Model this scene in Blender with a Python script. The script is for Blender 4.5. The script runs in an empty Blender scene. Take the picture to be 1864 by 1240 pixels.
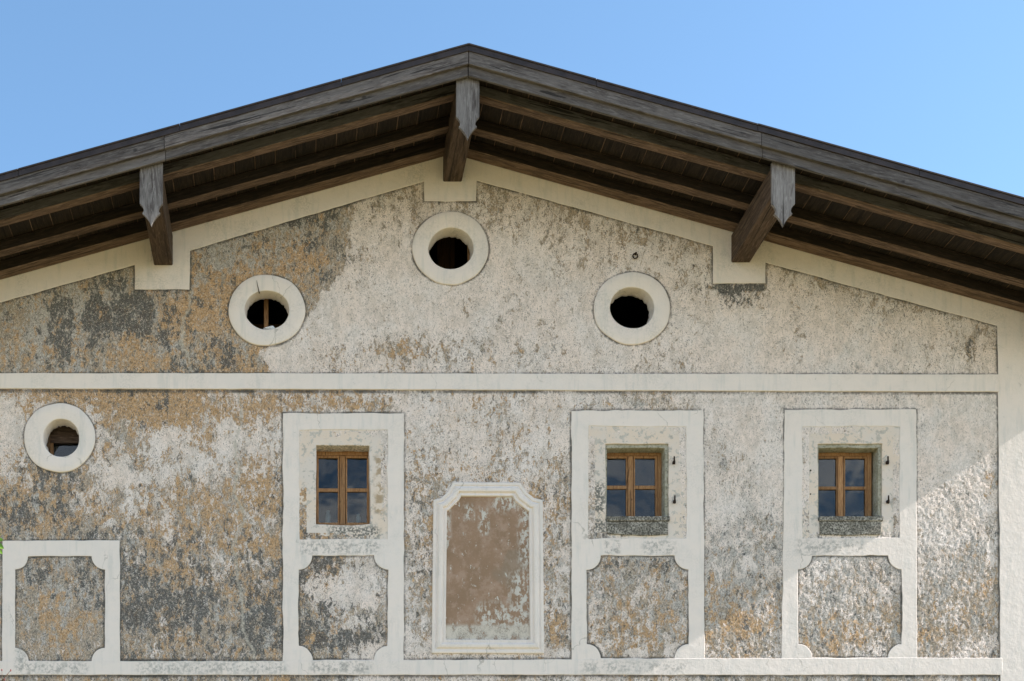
import bpy, bmesh, math, random
import numpy as np
from mathutils import Vector, Matrix

S = bpy.context.scene
C = S.collection
rad = math.radians
random.seed(7)

# ------------------------------------------------------------------ camera, sky, sun, exposure
CAM_X, CAM_D, CAM_Z = -2.254, 20.0, 1.6
cam = bpy.data.cameras.new('camera')
cam.lens = 36.0 * 2600 / 1864
cam.sensor_width = 36.0
cam.shift_x = (932 - 530) / 1864
cam.shift_y = (1786 - 620) / 1864
cam.clip_end = 3000
camo = bpy.data.objects.new('camera', cam)
camo.location = (CAM_X, -CAM_D, CAM_Z)
camo.rotation_euler = (rad(90), 0, 0)
C.objects.link(camo)
S.camera = camo

SUN = Vector((1.0, -0.056, 0.655)).normalized()
SUN_EL = math.asin(SUN.z)
SUN_AZ = math.atan2(SUN.x, SUN.y)          # clockwise from +Y
world = bpy.data.worlds.new('World')
S.world = world
world.use_nodes = True
wn = world.node_tree
wn.nodes.clear()
w_out = wn.nodes.new('ShaderNodeOutputWorld')
w_bg = wn.nodes.new('ShaderNodeBackground')
w_sky = wn.nodes.new('ShaderNodeTexSky')
w_sky.sky_type = 'NISHITA'
w_sky.sun_disc = False
w_sky.sun_elevation = SUN_EL
w_sky.sun_rotation = SUN_AZ
w_sky.altitude = 700
w_sky.air_density = 1.0
w_sky.dust_density = 0.9
w_sky.ozone_density = 0.8
w_bg.inputs['Strength'].default_value = 0.112
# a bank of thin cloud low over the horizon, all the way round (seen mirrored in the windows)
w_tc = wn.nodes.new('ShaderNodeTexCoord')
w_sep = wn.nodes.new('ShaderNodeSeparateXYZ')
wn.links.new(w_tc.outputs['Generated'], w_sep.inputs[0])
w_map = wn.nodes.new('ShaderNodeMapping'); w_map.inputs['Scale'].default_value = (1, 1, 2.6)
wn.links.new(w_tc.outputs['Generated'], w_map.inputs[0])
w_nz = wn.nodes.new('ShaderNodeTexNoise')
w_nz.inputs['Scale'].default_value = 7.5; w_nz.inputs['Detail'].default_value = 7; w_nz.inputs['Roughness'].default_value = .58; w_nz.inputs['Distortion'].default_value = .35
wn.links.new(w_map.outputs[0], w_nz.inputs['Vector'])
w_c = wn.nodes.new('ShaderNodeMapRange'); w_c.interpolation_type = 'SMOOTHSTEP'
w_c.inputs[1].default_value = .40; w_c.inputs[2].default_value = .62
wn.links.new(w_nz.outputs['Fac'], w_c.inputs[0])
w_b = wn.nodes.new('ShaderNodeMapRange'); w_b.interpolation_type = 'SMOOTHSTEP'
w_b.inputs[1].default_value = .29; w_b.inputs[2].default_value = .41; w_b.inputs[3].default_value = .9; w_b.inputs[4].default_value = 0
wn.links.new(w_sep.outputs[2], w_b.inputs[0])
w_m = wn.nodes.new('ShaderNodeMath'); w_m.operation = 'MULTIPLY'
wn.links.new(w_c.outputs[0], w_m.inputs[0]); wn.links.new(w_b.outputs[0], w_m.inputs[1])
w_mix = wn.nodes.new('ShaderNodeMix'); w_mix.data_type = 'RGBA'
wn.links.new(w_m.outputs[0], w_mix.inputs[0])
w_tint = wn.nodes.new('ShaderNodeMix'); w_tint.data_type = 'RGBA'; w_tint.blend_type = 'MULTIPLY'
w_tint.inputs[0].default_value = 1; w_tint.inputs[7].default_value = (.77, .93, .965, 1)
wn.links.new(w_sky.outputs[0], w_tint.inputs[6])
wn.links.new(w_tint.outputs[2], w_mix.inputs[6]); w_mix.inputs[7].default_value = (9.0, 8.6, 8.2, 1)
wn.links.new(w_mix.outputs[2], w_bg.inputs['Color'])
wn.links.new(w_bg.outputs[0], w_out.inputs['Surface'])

sun = bpy.data.lights.new('sun', 'SUN')
sun.energy = 4.8
sun.angle = rad(0.5)
sun.color = (1.0, 0.94, 0.87)
suno = bpy.data.objects.new('sun', sun)
suno.rotation_euler = (-SUN).to_track_quat('-Z', 'Y').to_euler()
suno.location = SUN * 60
C.objects.link(suno)

S.view_settings.view_transform = 'Standard'
S.view_settings.look = 'None'
S.view_settings.gamma = 1
S.view_settings.use_curve_mapping = False
S.view_settings.exposure = 1.47

# ------------------------------------------------------------------ measuring helpers
def WX(px, Y=0.0):
    return (px - 530) * (CAM_D + Y) / 2600 + CAM_X

def WZ(py, Y=0.0):
    return (1786 - py) * (CAM_D + Y) / 2600 + CAM_Z

SLOPE = 0.278
PXM = 1 / 130.0

# ------------------------------------------------------------------ object helpers
def link(name, me, mat=None, parent=None):
    o = bpy.data.objects.new(name, me)
    C.objects.link(o)
    if mat is not None and len(me.materials) == 0:
        me.materials.append(mat)
    if parent is not None:
        o.parent = parent
    return o

def empty(name, loc, label, cat, group=None):
    o = bpy.data.objects.new(name, None)
    o.location = loc
    C.objects.link(o)
    tag(o, label, cat, group)
    return o

def tag(o, label=None, cat=None, group=None, kind=None):
    if label: o['label'] = label
    if cat: o['category'] = cat
    if group: o['group'] = group
    if kind: o['kind'] = kind
    return o

def bm_obj(name, bm, mat, parent=None, smooth=False):
    bmesh.ops.recalc_face_normals(bm, faces=bm.faces[:])
    me = bpy.data.meshes.new(name)
    bm.to_mesh(me)
    bm.free()
    if smooth:
        for p in me.polygons: p.use_smooth = True
    return link(name, me, mat, parent)

def box_bm(x0, x1, y0, y1, z0, z1, bev=0.0, bm=None):
    own = bm is None
    if own: bm = bmesh.new()
    vs = [bm.verts.new((x, y, z)) for x in (x0, x1) for y in (y0, y1) for z in (z0, z1)]
    fs = [(0, 1, 3, 2), (4, 6, 7, 5), (0, 4, 5, 1), (2, 3, 7, 6), (0, 2, 6, 4), (1, 5, 7, 3)]
    new = [bm.faces.new([vs[i] for i in f]) for f in fs]
    if bev > 0:
        es = list({e for f in new for e in f.edges})
        bmesh.ops.bevel(bm, geom=es, offset=bev, segments=1, affect='EDGES')
    return bm

# ---- smooth lattice noise, vectorised
_rng = np.random.default_rng(11)
_tab = _rng.random((512, 512))
def vn(x, y, seed=0):
    x = np.asarray(x, float) + seed * 37.17
    y = np.asarray(y, float) + seed * 91.73
    xi = np.floor(x).astype(int); yi = np.floor(y).astype(int)
    fx = x - xi; fy = y - yi
    fx = fx * fx * (3 - 2 * fx); fy = fy * fy * (3 - 2 * fy)
    a = _tab[xi % 512, yi % 512]; b = _tab[(xi + 1) % 512, yi % 512]
    c = _tab[xi % 512, (yi + 1) % 512]; d = _tab[(xi + 1) % 512, (yi + 1) % 512]
    return (a * (1 - fx) + b * fx) * (1 - fy) + (c * (1 - fx) + d * fx) * fy

def fbm(x, y, seed=0, octv=4, gain=0.5):
    t = 0; amp = 1; s = 0
    for k in range(octv):
        t = t + amp * vn(x * 2 ** k, y * 2 ** k, seed + 13 * k); s += amp; amp *= gain
    return t / s

# ---- outline helpers (all in facade pixels)
def rect(x0, y0, x1, y1):
    return [(x0, y0), (x1, y0), (x1, y1), (x0, y1)]

def scoop(x0, y0, x1, y1, r):
    """rectangle with concave rounded corners and a little shoulder"""
    out = []
    for (cx, cy, a0) in ((x0, y0, 90), (x1, y0, 180), (x1, y1, 270), (x0, y1, 0)):
        for k in range(8):
            a = rad(a0 - 90 * k / 7)
            out.append((cx + r * math.cos(a), cy + r * math.sin(a)))
    return out

def ellipse(cx, cy, rx, ry, n=56):
    return [(cx + rx * math.cos(2 * math.pi * k / n), cy + ry * math.sin(2 * math.pi * k / n)) for k in range(n)]

def rough(loop, amp=0.9, step=9, seed=0):
    out = []
    n = len(loop)
    for i in range(n):
        a = loop[i]; b = loop[(i + 1) % n]
        L = math.hypot(b[0] - a[0], b[1] - a[1])
        m = max(1, int(L / step))
        for k in range(m):
            t = k / m
            x = a[0] + (b[0] - a[0]) * t; y = a[1] + (b[1] - a[1]) * t
            dx = float(fbm(x / 26, y / 26, seed + 3, 3)) - .5
            dy = float(fbm(x / 26, y / 26, seed + 9, 3)) - .5
            out.append((x + dx * amp * 3, y + dy * amp * 3))
    return out

def plate(name, loops, yf, yb, mat, parent, bev=0.004, amp=0.9, seed=0, step=9):
    """a flat slab with holes standing in the facade; front at y=yf, back at y=yb"""
    cu = bpy.data.curves.new(name, 'CURVE')
    cu.dimensions = '2D'
    cu.fill_mode = 'BOTH'
    t = yb - yf
    cu.extrude = t / 2 - bev
    cu.bevel_depth = bev
    cu.bevel_resolution = 1
    cu.offset = -bev
    for li, lp in enumerate(loops):
        pts = rough(lp, amp, step, seed + li * 5) if amp > 0 else lp
        sp = cu.splines.new('POLY')
        sp.points.add(len(pts) - 1)
        for p, (px, py) in zip(sp.points, pts):
            p.co = (WX(px), WZ(py), 0, 1)
        sp.use_cyclic_u = True
    tmp = bpy.data.objects.new('tmp', cu)
    C.objects.link(tmp)
    dg = bpy.context.evaluated_depsgraph_get()
    me = bpy.data.meshes.new_from_object(tmp.evaluated_get(dg))
    bpy.data.objects.remove(tmp)
    bpy.data.curves.remove(cu)
    me.name = name
    n = len(me.vertices)
    co = np.empty(n * 3); me.vertices.foreach_get('co', co); co = co.reshape(-1, 3)
    new = np.stack([co[:, 0], (yf + yb) / 2 - co[:, 2], co[:, 1]], 1)
    me.vertices.foreach_set('co', new.ravel())
    me.materials.clear()
    me.update()
    return link(name, me, mat, parent)

# ------------------------------------------------------------------ material helpers
class NT:
    def __init__(self, name):
        self.m = bpy.data.materials.new(name)
        self.m.use_nodes = True
        self.t = self.m.node_tree
        self.t.nodes.clear()
        self.out = self.n('ShaderNodeOutputMaterial')
        self.b = self.n('ShaderNodeBsdfPrincipled')
        self.t.links.new(self.b.outputs[0], self.out.inputs['Surface'])
    def n(self, ty, **kw):
        nd = self.t.nodes.new(ty)
        for k, v in kw.items(): setattr(nd, k, v)
        return nd
    def put(self, sock, v):
        if isinstance(v, (int, float)): sock.default_value = v
        elif isinstance(v, (tuple, list)):
            sock.default_value = tuple(v) + ((1.0,) if len(v) == 3 and len(sock.default_value) == 4 else ())
        else: self.t.links.new(v, sock)
    def math(self, op, a, b=0.0, c=None, clamp=False):
        nd = self.n('ShaderNodeMath', operation=op, use_clamp=clamp)
        self.put(nd.inputs[0], a); self.put(nd.inputs[1], b)
        if c is not None: self.put(nd.inputs[2], c)
        return nd.outputs[0]
    def mix(self, f, a, b, blend='MIX'):
        nd = self.n('ShaderNodeMix', data_type='RGBA', blend_type=blend)
        self.put(nd.inputs[0], f); self.put(nd.inputs[6], a); self.put(nd.inputs[7], b)
        return nd.outputs[2]
    def ramp(self, v, a, b, lo=0.0, hi=1.0, smooth=True):
        nd = self.n('ShaderNodeMapRange')
        nd.interpolation_type = 'SMOOTHSTEP' if smooth else 'LINEAR'
        self.put(nd.inputs[0], v)
        for i, k in ((1, a), (2, b), (3, lo), (4, hi)): self.put(nd.inputs[i], k)
        return nd.outputs[0]
    def coords(self, kind='Object'):
        return self.n('ShaderNodeTexCoord').outputs[kind]
    def mapping(self, v, scale=(1, 1, 1), loc=(0, 0, 0)):
        nd = self.n('ShaderNodeMapping')
        self.put(nd.inputs[0], v)
        self.put(nd.inputs['Location'], loc)
        nd.inputs['Scale'].default_value = scale
        return nd.outputs[0]
    def noise(self, v, scale, detail=4, rough=0.55, dist=0.0):
        nd = self.n('ShaderNodeTexNoise')
        self.put(nd.inputs['Vector'], v)
        nd.inputs['Scale'].default_value = scale
        nd.inputs['Detail'].default_value = detail
        nd.inputs['Roughness'].default_value = rough
        nd.inputs['Distortion'].default_value = dist
        return nd.outputs['Fac']
    def voro(self, v, scale, rnd=1.0):
        nd = self.n('ShaderNodeTexVoronoi')
        self.put(nd.inputs['Vector'], v)
        nd.inputs['Scale'].default_value = scale
        nd.inputs['Randomness'].default_value = rnd
        return nd.outputs['Distance']
    def bump(self, h, strength=0.5, dist=0.01, normal=None):
        nd = self.n('ShaderNodeBump')
        nd.inputs['Strength'].default_value = strength
        nd.inputs['Distance'].default_value = dist
        self.put(nd.inputs['Height'], h)
        if normal is not None: self.t.links.new(normal, nd.inputs['Normal'])
        return nd.outputs[0]
    def cover(self, noise, cov, w=0.03, k=0.6):
        """where noise, shifted by a coverage of 0..1, passes the middle"""
        v = self.math('ADD', noise, self.math('MULTIPLY', self.math('SUBTRACT', cov, 0.5), k))
        return self.ramp(v, 0.5 - w, 0.5 + w)
    def finish(self, col, rough=0.9, normal=None, spec=0.3, metal=0.0):
        self.put(self.b.inputs['Base Color'], col)
        self.put(self.b.inputs['Roughness'], rough)
        self.b.inputs['Specular IOR Level'].default_value = spec
        self.b.inputs['Metallic'].default_value = metal
        if normal is not None: self.t.links.new(normal, self.b.inputs['Normal'])
        return self.m

def box_mask(N, v, x0, y0, x1, y1, s):
    """soft rectangle on the facade, given in facade pixels"""
    sep = N.n('ShaderNodeSeparateXYZ'); N.put(sep.inputs[0], v)
    x, z = sep.outputs[0], sep.outputs[2]
    sm = s * PXM
    a = N.ramp(x, WX(x0) - sm, WX(x0) + sm)
    b = N.ramp(x, WX(x1) - sm, WX(x1) + sm, 1, 0)
    c = N.ramp(z, WZ(y1) - sm, WZ(y1) + sm)
    d = N.ramp(z, WZ(y0) - sm, WZ(y0) + sm, 1, 0)
    return N.math('MULTIPLY', N.math('MULTIPLY', a, b), N.math('MULTIPLY', c, d))

# ---- weathered roughcast with flaking limewash (wear map painted per vertex below)
def mat_roughcast():
    N = NT('weathered_roughcast')
    v = N.coords()
    at = N.n('ShaderNodeAttribute', attribute_name='wear')
    sep = N.n('ShaderNodeSeparateColor'); N.put(sep.inputs[0], at.outputs['Color'])
    P, O, K = sep.outputs[0], sep.outputs[1], sep.outputs[2]
    G = at.outputs['Alpha']
    at2 = N.n('ShaderNodeAttribute', attribute_name='marks')
    s2 = N.n('ShaderNodeSeparateColor'); N.put(s2.inputs[0], at2.outputs['Color'])
    CR, ED = s2.outputs[0], s2.outputs[1]
    dist = N.n('ShaderNodeTexNoise'); N.put(dist.inputs['Vector'], v); dist.inputs['Scale'].default_value = 9; dist.inputs['Detail'].default_value = 3
    wv = N.n('ShaderNodeVectorMath', operation='MULTIPLY_ADD')
    N.put(wv.inputs[0], dist.outputs['Color']); wv.inputs[1].default_value = (.10, .10, .10); N.put(wv.inputs[2], v)
    w = wv.outputs[0]
    wst = N.mapping(w, (1.3, 1.0, 0.68))
    big = N.noise(w, 1.6, 4, .6)
    med = N.noise(wst, 5.0, 5, .62)
    med2 = N.noise(N.mapping(wst, loc=(7, 3, 5)), 6.5, 5, .62)
    fin = N.noise(wst, 25, 5, .72)
    fin2 = N.noise(N.mapping(wst, loc=(3, 1, 9)), 30, 5, .72)
    grn = N.noise(v, 75, 3, .6)
    grn2 = N.noise(N.mapping(v, loc=(5, 5, 5)), 60, 2, .6)
    # bare mortar
    base = N.mix(N.ramp(med, .35, .65), (.44, .335, .25), (.35, .295, .24))
    base = N.mix(N.ramp(fin, .42, .62), base, (.37, .325, .275))
    # pale grey lime film
    mg = N.cover(N.noise(N.mapping(wst, loc=(1, 6, 2)), 7, 10, .72), G, .03, .28)
    col = N.mix(N.math('MULTIPLY', mg, .8), base, (.45, .43, .415))
    # rusty ochre
    mo = N.cover(N.noise(N.mapping(wst, loc=(9, 1, 3)), 10, 10, .76), O, .035, .27)
    och = N.mix(N.ramp(grn, .4, .6), (.48, .275, .12), (.50, .345, .21))
    col = N.mix(N.math('MULTIPLY', mo, .85), col, och)
    # dark lichen
    mk = N.cover(N.noise(N.mapping(wst, loc=(4, 4, 8)), 11, 10, .75), K, .022, .27)
    col = N.mix(N.math('MULTIPLY', mk, .88), col, N.mix(N.ramp(grn, .35, .65), (.058, .061, .065), (.165, .163, .16)))
    # cream limewash in flakes
    pn = N.math('ADD', N.math('MULTIPLY', N.noise(wst, 12.5, 10, .76), .70), N.math('MULTIPLY', fin2, .30))
    mp = N.cover(pn, P, .012, .22)
    lime = N.mix(N.ramp(big, .4, .62), (.81, .695, .635), (.79, .71, .675))
    lime = N.mix(N.math('MULTIPLY', N.ramp(med2, .45, .7), N.math('MULTIPLY', G, .9)), lime, (.61, .575, .555))
    mot = N.noise(N.mapping(wst, loc=(2, 8, 6)), 13, 7, .78)
    mot2 = N.noise(N.mapping(wst, loc=(6, 4, 1)), 3.0, 4, .6)
    mt = N.ramp(N.math('ADD', mot, N.math('MULTIPLY', N.math('SUBTRACT', mot2, .5), .5)), .45, .60)
    lime = N.mix(N.math('MULTIPLY', mt, .36), lime, (.42, .365, .315))
    col = N.mix(N.math('MULTIPLY', mp, .94), col, lime)
    # pepper of dark pits everywhere, more where the coat is worn
    pit = N.ramp(N.math('ADD', N.math('MULTIPLY', fin, .4), N.math('MULTIPLY', grn, .6)), .548, .59)
    col = N.mix(N.math('MULTIPLY', pit, N.ramp(P, .55, 1.0, .85, .55)), col, (.06, .057, .055))
    salt = N.ramp(grn2, .58, .66)
    col = N.mix(N.math('MULTIPLY', salt, N.ramp(P, .0, .8, .7, .1)), col, (.62, .55, .48))
    # cracks filled with mortar, dirt gathered along the edges of the trim
    col = N.mix(N.math('MULTIPLY', CR, .75), col, (.47, .43, .37))
    ed = N.math('MULTIPLY', ED, N.ramp(N.math('ADD', fin, N.math('MULTIPLY', ED, .25)), .5, .68))
    col = N.mix(ed, col, (.07, .068, .064))
    val = N.math('MULTIPLY', N.ramp(N.noise(N.mapping(wst, loc=(11, 2, 4)), 48, 4, .75), .30, .70, .55, 1.40), 1.0)
    val = N.math('ADD', N.math('MULTIPLY', val, N.math('SUBTRACT', 1.0, N.math('MULTIPLY', mp, .72))), N.math('MULTIPLY', mp, .72))
    hs = N.n('ShaderNodeHueSaturation'); N.put(hs.inputs['Value'], val); N.put(hs.inputs['Color'], col); col = hs.outputs[0]
    h = N.math('ADD', N.math('MULTIPLY', fin, .40), N.math('ADD', N.math('MULTIPLY', grn, .45), N.math('MULTIPLY', mp, .15)))
    nm = N.bump(h, .8, .016)
    return N.finish(col, .95, nm, .15)

def mat_trim():
    N = NT('white_lime_trim')
    v = N.coords()
    big = N.noise(v, 1.1, 4, .6)
    med = N.noise(v, 7, 5, .6)
    fin = N.noise(v, 30, 4, .65)
    grn = N.noise(v, 85, 3, .6)
    col = N.mix(N.ramp(big, .35, .65), (.755, .685, .645), (.775, .692, .645))
    col = N.mix(N.ramp(med, .45, .75, 0, .35), col, (.65, .615, .59))
    st = N.noise(N.mapping(v, (1, 1, .12)), 14, 4, .6)
    col = N.mix(N.ramp(st, .50, .72, 0, .36), col, (.50, .505, .49))
    stain = None
    for b in ((548, 985, 690, 1009, 8), (1100, 984, 1128, 1010, 5), (1170, 984, 1228, 1010, 9), (1450, 984, 1570, 1008, 9),
              (565, 1204, 675, 1226, 9), (30, 1208, 160, 1226, 8), (1060, 1206, 1250, 1224, 12), (250, 1206, 520, 1226, 12), (28, 1180, 50, 1228, 6)):
        m = box_mask(N, v, *b)
        stain = m if stain is None else N.math('MAXIMUM', stain, m)
    sf = N.math('MULTIPLY', stain, N.ramp(N.math('ADD', N.math('MULTIPLY', fin, .7), N.math('MULTIPLY', med, .3)), .44, .60))
    col = N.mix(N.math('MULTIPLY', sf, .75), col, (.27, .265, .25))
    spk = N.ramp(N.math('ADD', N.math('MULTIPLY', fin, .65), N.math('MULTIPLY', med, .35)), .63, .70)
    sepz = N.n('ShaderNodeSeparateXYZ'); N.put(sepz.inputs[0], v)
    low = N.ramp(sepz.outputs[2], WZ(700), WZ(1000), .70, .30)
    col = N.mix(N.math('MULTIPLY', spk, low), col, (.30, .295, .28))
    gr = N.math('MULTIPLY', N.ramp(N.noise(N.mapping(v, (1, 1, 1), (4, 2, 7)), 2.3, 5, .65), .45, .70), N.ramp(N.noise(v, 45, 4, .75), .42, .60, 0, .55))
    gr = N.math('MULTIPLY', gr, N.ramp(sepz.outputs[2], WZ(560), WZ(720), .9, .5))
    col = N.mix(gr, col, (.43, .415, .39))
    cw = N.n('ShaderNodeVectorMath', operation='MULTIPLY_ADD')
    nzc = N.n('ShaderNodeTexNoise'); N.put(nzc.inputs['Vector'], v); nzc.inputs['Scale'].default_value = 5; nzc.inputs['Detail'].default_value = 5
    N.put(cw.inputs[0], nzc.outputs['Color']); cw.inputs[1].default_value = (.35, .0, .35); N.put(cw.inputs[2], v)
    ve = N.n('ShaderNodeTexVoronoi', feature='DISTANCE_TO_EDGE'); N.put(ve.inputs['Vector'], N.mapping(cw.outputs[0], (1.3, .01, .55))); ve.inputs['Scale'].default_value = .95
    ck = N.math('MULTIPLY', N.ramp(ve.outputs['Distance'], .002, .006, 1, 0), N.ramp(N.noise(v, 1.4, 2, .5), .55, .62))
    col = N.mix(N.math('MULTIPLY', ck, .45), col, (.25, .23, .20))
    h = N.math('ADD', N.math('MULTIPLY', med, .65), N.math('ADD', N.math('MULTIPLY', fin, .3), N.math('MULTIPLY', grn, .08)))
    return N.finish(col, .9, N.bump(h, .5, .02), .2)

def mat_cream():
    """inner reveals and jamb bands: cream plaster flaking to grey"""
    N = NT('flaking_cream_plaster')
    v = N.coords()
    big = N.noise(v, 2.2, 4, .6)
    med = N.noise(v, 9, 5, .62, .4)
    fin = N.noise(v, 34, 4, .65)
    grn = N.noise(v, 90, 3, .6)
    col = N.mix(N.ramp(big, .38, .62), (.71, .595, .50), (.67, .60, .55))
    m1 = N.ramp(N.math('ADD', N.math('MULTIPLY', med, .7), N.math('MULTIPLY', fin, .3)), .535, .565)
    col = N.mix(N.math('MULTIPLY', m1, .85), col, N.mix(N.ramp(fin, .4, .6), (.37, .345, .315), (.50, .475, .44)))
    och = N.math('MULTIPLY', box_mask(N, v, 682, 830, 698, 935, 6), N.ramp(med, .42, .55))
    col = N.mix(N.math('MULTIPLY', och, .8), col, (.38, .27, .16))
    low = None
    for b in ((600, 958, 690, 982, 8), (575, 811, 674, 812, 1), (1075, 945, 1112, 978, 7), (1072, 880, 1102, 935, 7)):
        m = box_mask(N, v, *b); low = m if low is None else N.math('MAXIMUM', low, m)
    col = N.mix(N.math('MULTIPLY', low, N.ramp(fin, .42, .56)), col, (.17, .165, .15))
    spk = N.ramp(N.math('ADD', N.math('MULTIPLY', fin, .6), N.math('MULTIPLY', grn, .4)), .60, .65)
    col = N.mix(N.math('MULTIPLY', spk, .6), col, (.2, .19, .17))
    h = N.math('ADD', N.math('MULTIPLY', med, .5), N.math('ADD', N.math('MULTIPLY', fin, .4), N.math('MULTIPLY', m1, -.25)))
    return N.finish(col, .92, N.bump(h, .4, .015), .2)

def mat_stone():
    N = NT('mossy_sill_stone')
    v = N.coords()
    med = N.noise(v, 12, 5, .62)
    fin = N.noise(v, 40, 5, .7)
    col = N.mix(N.ramp(med, .38, .62), (.23, .215, .185), (.40, .375, .335))
    col = N.mix(N.ramp(fin, .42, .58), (.085, .08, .07), col)
    col = N.mix(N.ramp(fin, .62, .70), col, (.5, .48, .43))
    return N.finish(col, .92, N.bump(fin, .6, .012), .2)

def mat_lintel():
    N = NT('lichened_stone_frame')
    v = N.coords()
    med = N.noise(v, 8, 5, .62)
    fin = N.noise(v, 36, 5, .7)
    col = N.mix(N.ramp(med, .38, .62), (.30, .285, .22), (.40, .38, .32))
    col = N.mix(N.ramp(fin, .38, .5, .8, 0), col, (.15, .145, .11))
    col = N.mix(N.ramp(fin, .58, .68, 0, .6), col, (.5, .48, .43))
    return N.finish(col, .92, N.bump(fin, .5, .01), .2)

def mat_niche():
    N = NT('faded_brown_niche_paint')
    v = N.coords()
    big = N.noise(v, 2.4, 4, .6)
    med = N.noise(N.mapping(v, (1.5, 1, .8)), 7, 5, .62, .6)
    fin = N.noise(N.mapping(v, (1.4, 1, .7)), 30, 4, .65)
    grn = N.noise(v, 90, 3, .6)
    col = N.mix(N.ramp(big, .38, .62), (.31, .205, .14), (.27, .18, .12))
    col = N.mix(N.ramp(N.noise(v, 5, 8, .72), .46, .62, 0, .75), col, (.40, .285, .22))
    col = N.mix(N.ramp(N.noise(v, 1.7, 3, .5), .58, .7, 0, .4), col, (.21, .19, .15))
    frc = N.noise(N.mapping(v, (1.4, 1, .75)), 12, 9, .72)
    flk = N.ramp(frc, .61, .622)
    edge = None
    for b in ((800, 895, 819, 1000, 6), (897, 895, 945, 930, 12), (946, 905, 970, 1030, 9), (930, 1040, 972, 1110, 16),
              (870, 1100, 970, 1160, 14), (845, 920, 862, 945, 8), (873, 925, 888, 975, 7)):
        m = box_mask(N, v, *b); edge = m if edge is None else N.math('MAXIMUM', edge, m)
    fe = N.math('MULTIPLY', edge, N.ramp(frc, .50, .515))
    col = N.mix(N.math('MAXIMUM', flk, fe), col, N.mix(N.ramp(grn, .4, .6), (.60, .555, .50), (.52, .50, .47)))
    bot = box_mask(N, v, 805, 1138, 970, 1175, 5)
    bcol = N.mix(N.ramp(N.math('ADD', N.math('MULTIPLY', med, .5), N.math('MULTIPLY', grn, .5)), .40, .55), (.27, .235, .20), (.60, .545, .48))
    col = N.mix(N.math('MULTIPLY', bot, N.ramp(med, .35, .45)), col, bcol)
    h = N.math('ADD', N.math('MULTIPLY', fin, .4), N.math('MULTIPLY', N.math('MAXIMUM', flk, fe), -.5))
    return N.finish(col, .9, N.bump(h, .5, .008), .2)

def mat_wood(name, dark, mid, light, axis='X', scale=1.0, silver=None, silver_amt=0.0, bump=.5):
    N = NT(name)
    v = N.coords()
    rnd = N.n('ShaderNodeObjectInfo').outputs['Random']
    off = N.n('ShaderNodeCombineXYZ')
    for i, k in enumerate((31.0, 17.0, 23.0)): N.put(off.inputs[i], N.math('MULTIPLY', rnd, k))
    st = {'X': (.12, 1, 1), 'Z': (1, 1, .12)}[axis]
    g = N.mapping(v, tuple(s * scale for s in st), off.outputs[0])
    mild = N.mapping(v, tuple(s * scale for s in {'X': (.35, 1, 1), 'Z': (1, 1, .35)}[axis]), off.outputs[0])
    fib = N.noise(g, 52, 6, .75, .5)
    chk = N.noise(N.mapping(v, tuple(s * scale for s in {'X': (.03, 1, 1), 'Z': (1, 1, .03)}[axis]), off.outputs[0]), 30, 3, .6, .8)
    ring = N.noise(g, 17, 3, .55, 1.6)
    blot = N.noise(mild, 3.2, 4, .6)
    knot = N.voro(N.mapping(v, tuple(s * scale for s in {'X': (.75, 1, 1), 'Z': (1, 1, .75)}[axis]), off.outputs[0]), 2.7)
    col = N.mix(N.ramp(ring, .35, .65), dark, mid)
    col = N.mix(N.ramp(fib, .48, .72), col, light)
    col = N.mix(N.ramp(fib, .28, .42, .75, 0), col, tuple(c * .35 for c in dark))
    if silver:
        col = N.mix(N.math('MULTIPLY', N.ramp(blot, .35, .65), silver_amt), col, silver)
        col = N.mix(N.ramp(fib, .30, .44, .6, 0), col, tuple(c * .4 for c in dark))
    col = N.mix(N.ramp(chk, .605, .64, 0, .85), col, tuple(c * .25 for c in dark))
    kn = N.ramp(knot, .035, .085, 1, 0)
    col = N.mix(N.math('MULTIPLY', kn, .75), col, tuple(c * .4 for c in dark))
    col = N.mix(N.ramp(blot, .55, .8, 0, .45), col, dark)
    val = N.math('ADD', .78, N.math('MULTIPLY', rnd, .44))
    hsv = N.n('ShaderNodeHueSaturation'); N.put(hsv.inputs['Value'], val); N.put(hsv.inputs['Color'], col)
    h = N.math('ADD', N.math('MULTIPLY', fib, .6), N.math('MULTIPLY', ring, .4))
    return N.finish(hsv.outputs[0], .78, N.bump(h, bump, .008), .3)

def mat_plain(name, col, rough=.6, metal=0., spec=.4, var=.3, sc=20):
    N = NT(name)
    v = N.coords()
    n = N.noise(v, sc, 4, .6)
    c = N.mix(N.ramp(n, .35, .65), tuple(x * (1 - var) for x in col), tuple(min(1, x * (1 + var)) for x in col))
    return N.finish(c, rough, N.bump(n, .15, .004), spec, metal)

def mat_glass():
    N = NT('window_glass')
    t = N.t
    t.nodes.remove(N.b)
    tr = N.n('ShaderNodeBsdfTransparent'); tr.inputs[0].default_value = (.72, .78, .80, 1)
    gl = N.n('ShaderNodeBsdfGlossy'); gl.inputs['Roughness'].default_value = .015
    gl.inputs['Color'].default_value = (.92, .95, 1, 1)
    nz = N.noise(N.coords(), 2.6, 2, .5)
    nb = N.bump(nz, .12, .02)
    t.links.new(nb, gl.inputs['Normal'])
    fr = N.n('ShaderNodeFresnel'); fr.inputs['IOR'].default_value = 1.4
    mx = N.n('ShaderNodeMixShader')
    t.links.new(fr.outputs[0], mx.inputs[0])
    t.links.new(tr.outputs[0], mx.inputs[1]); t.links.new(gl.outputs[0], mx.inputs[2])
    t.links.new(mx.outputs[0], N.out.inputs['Surface'])
    return N.m

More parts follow.
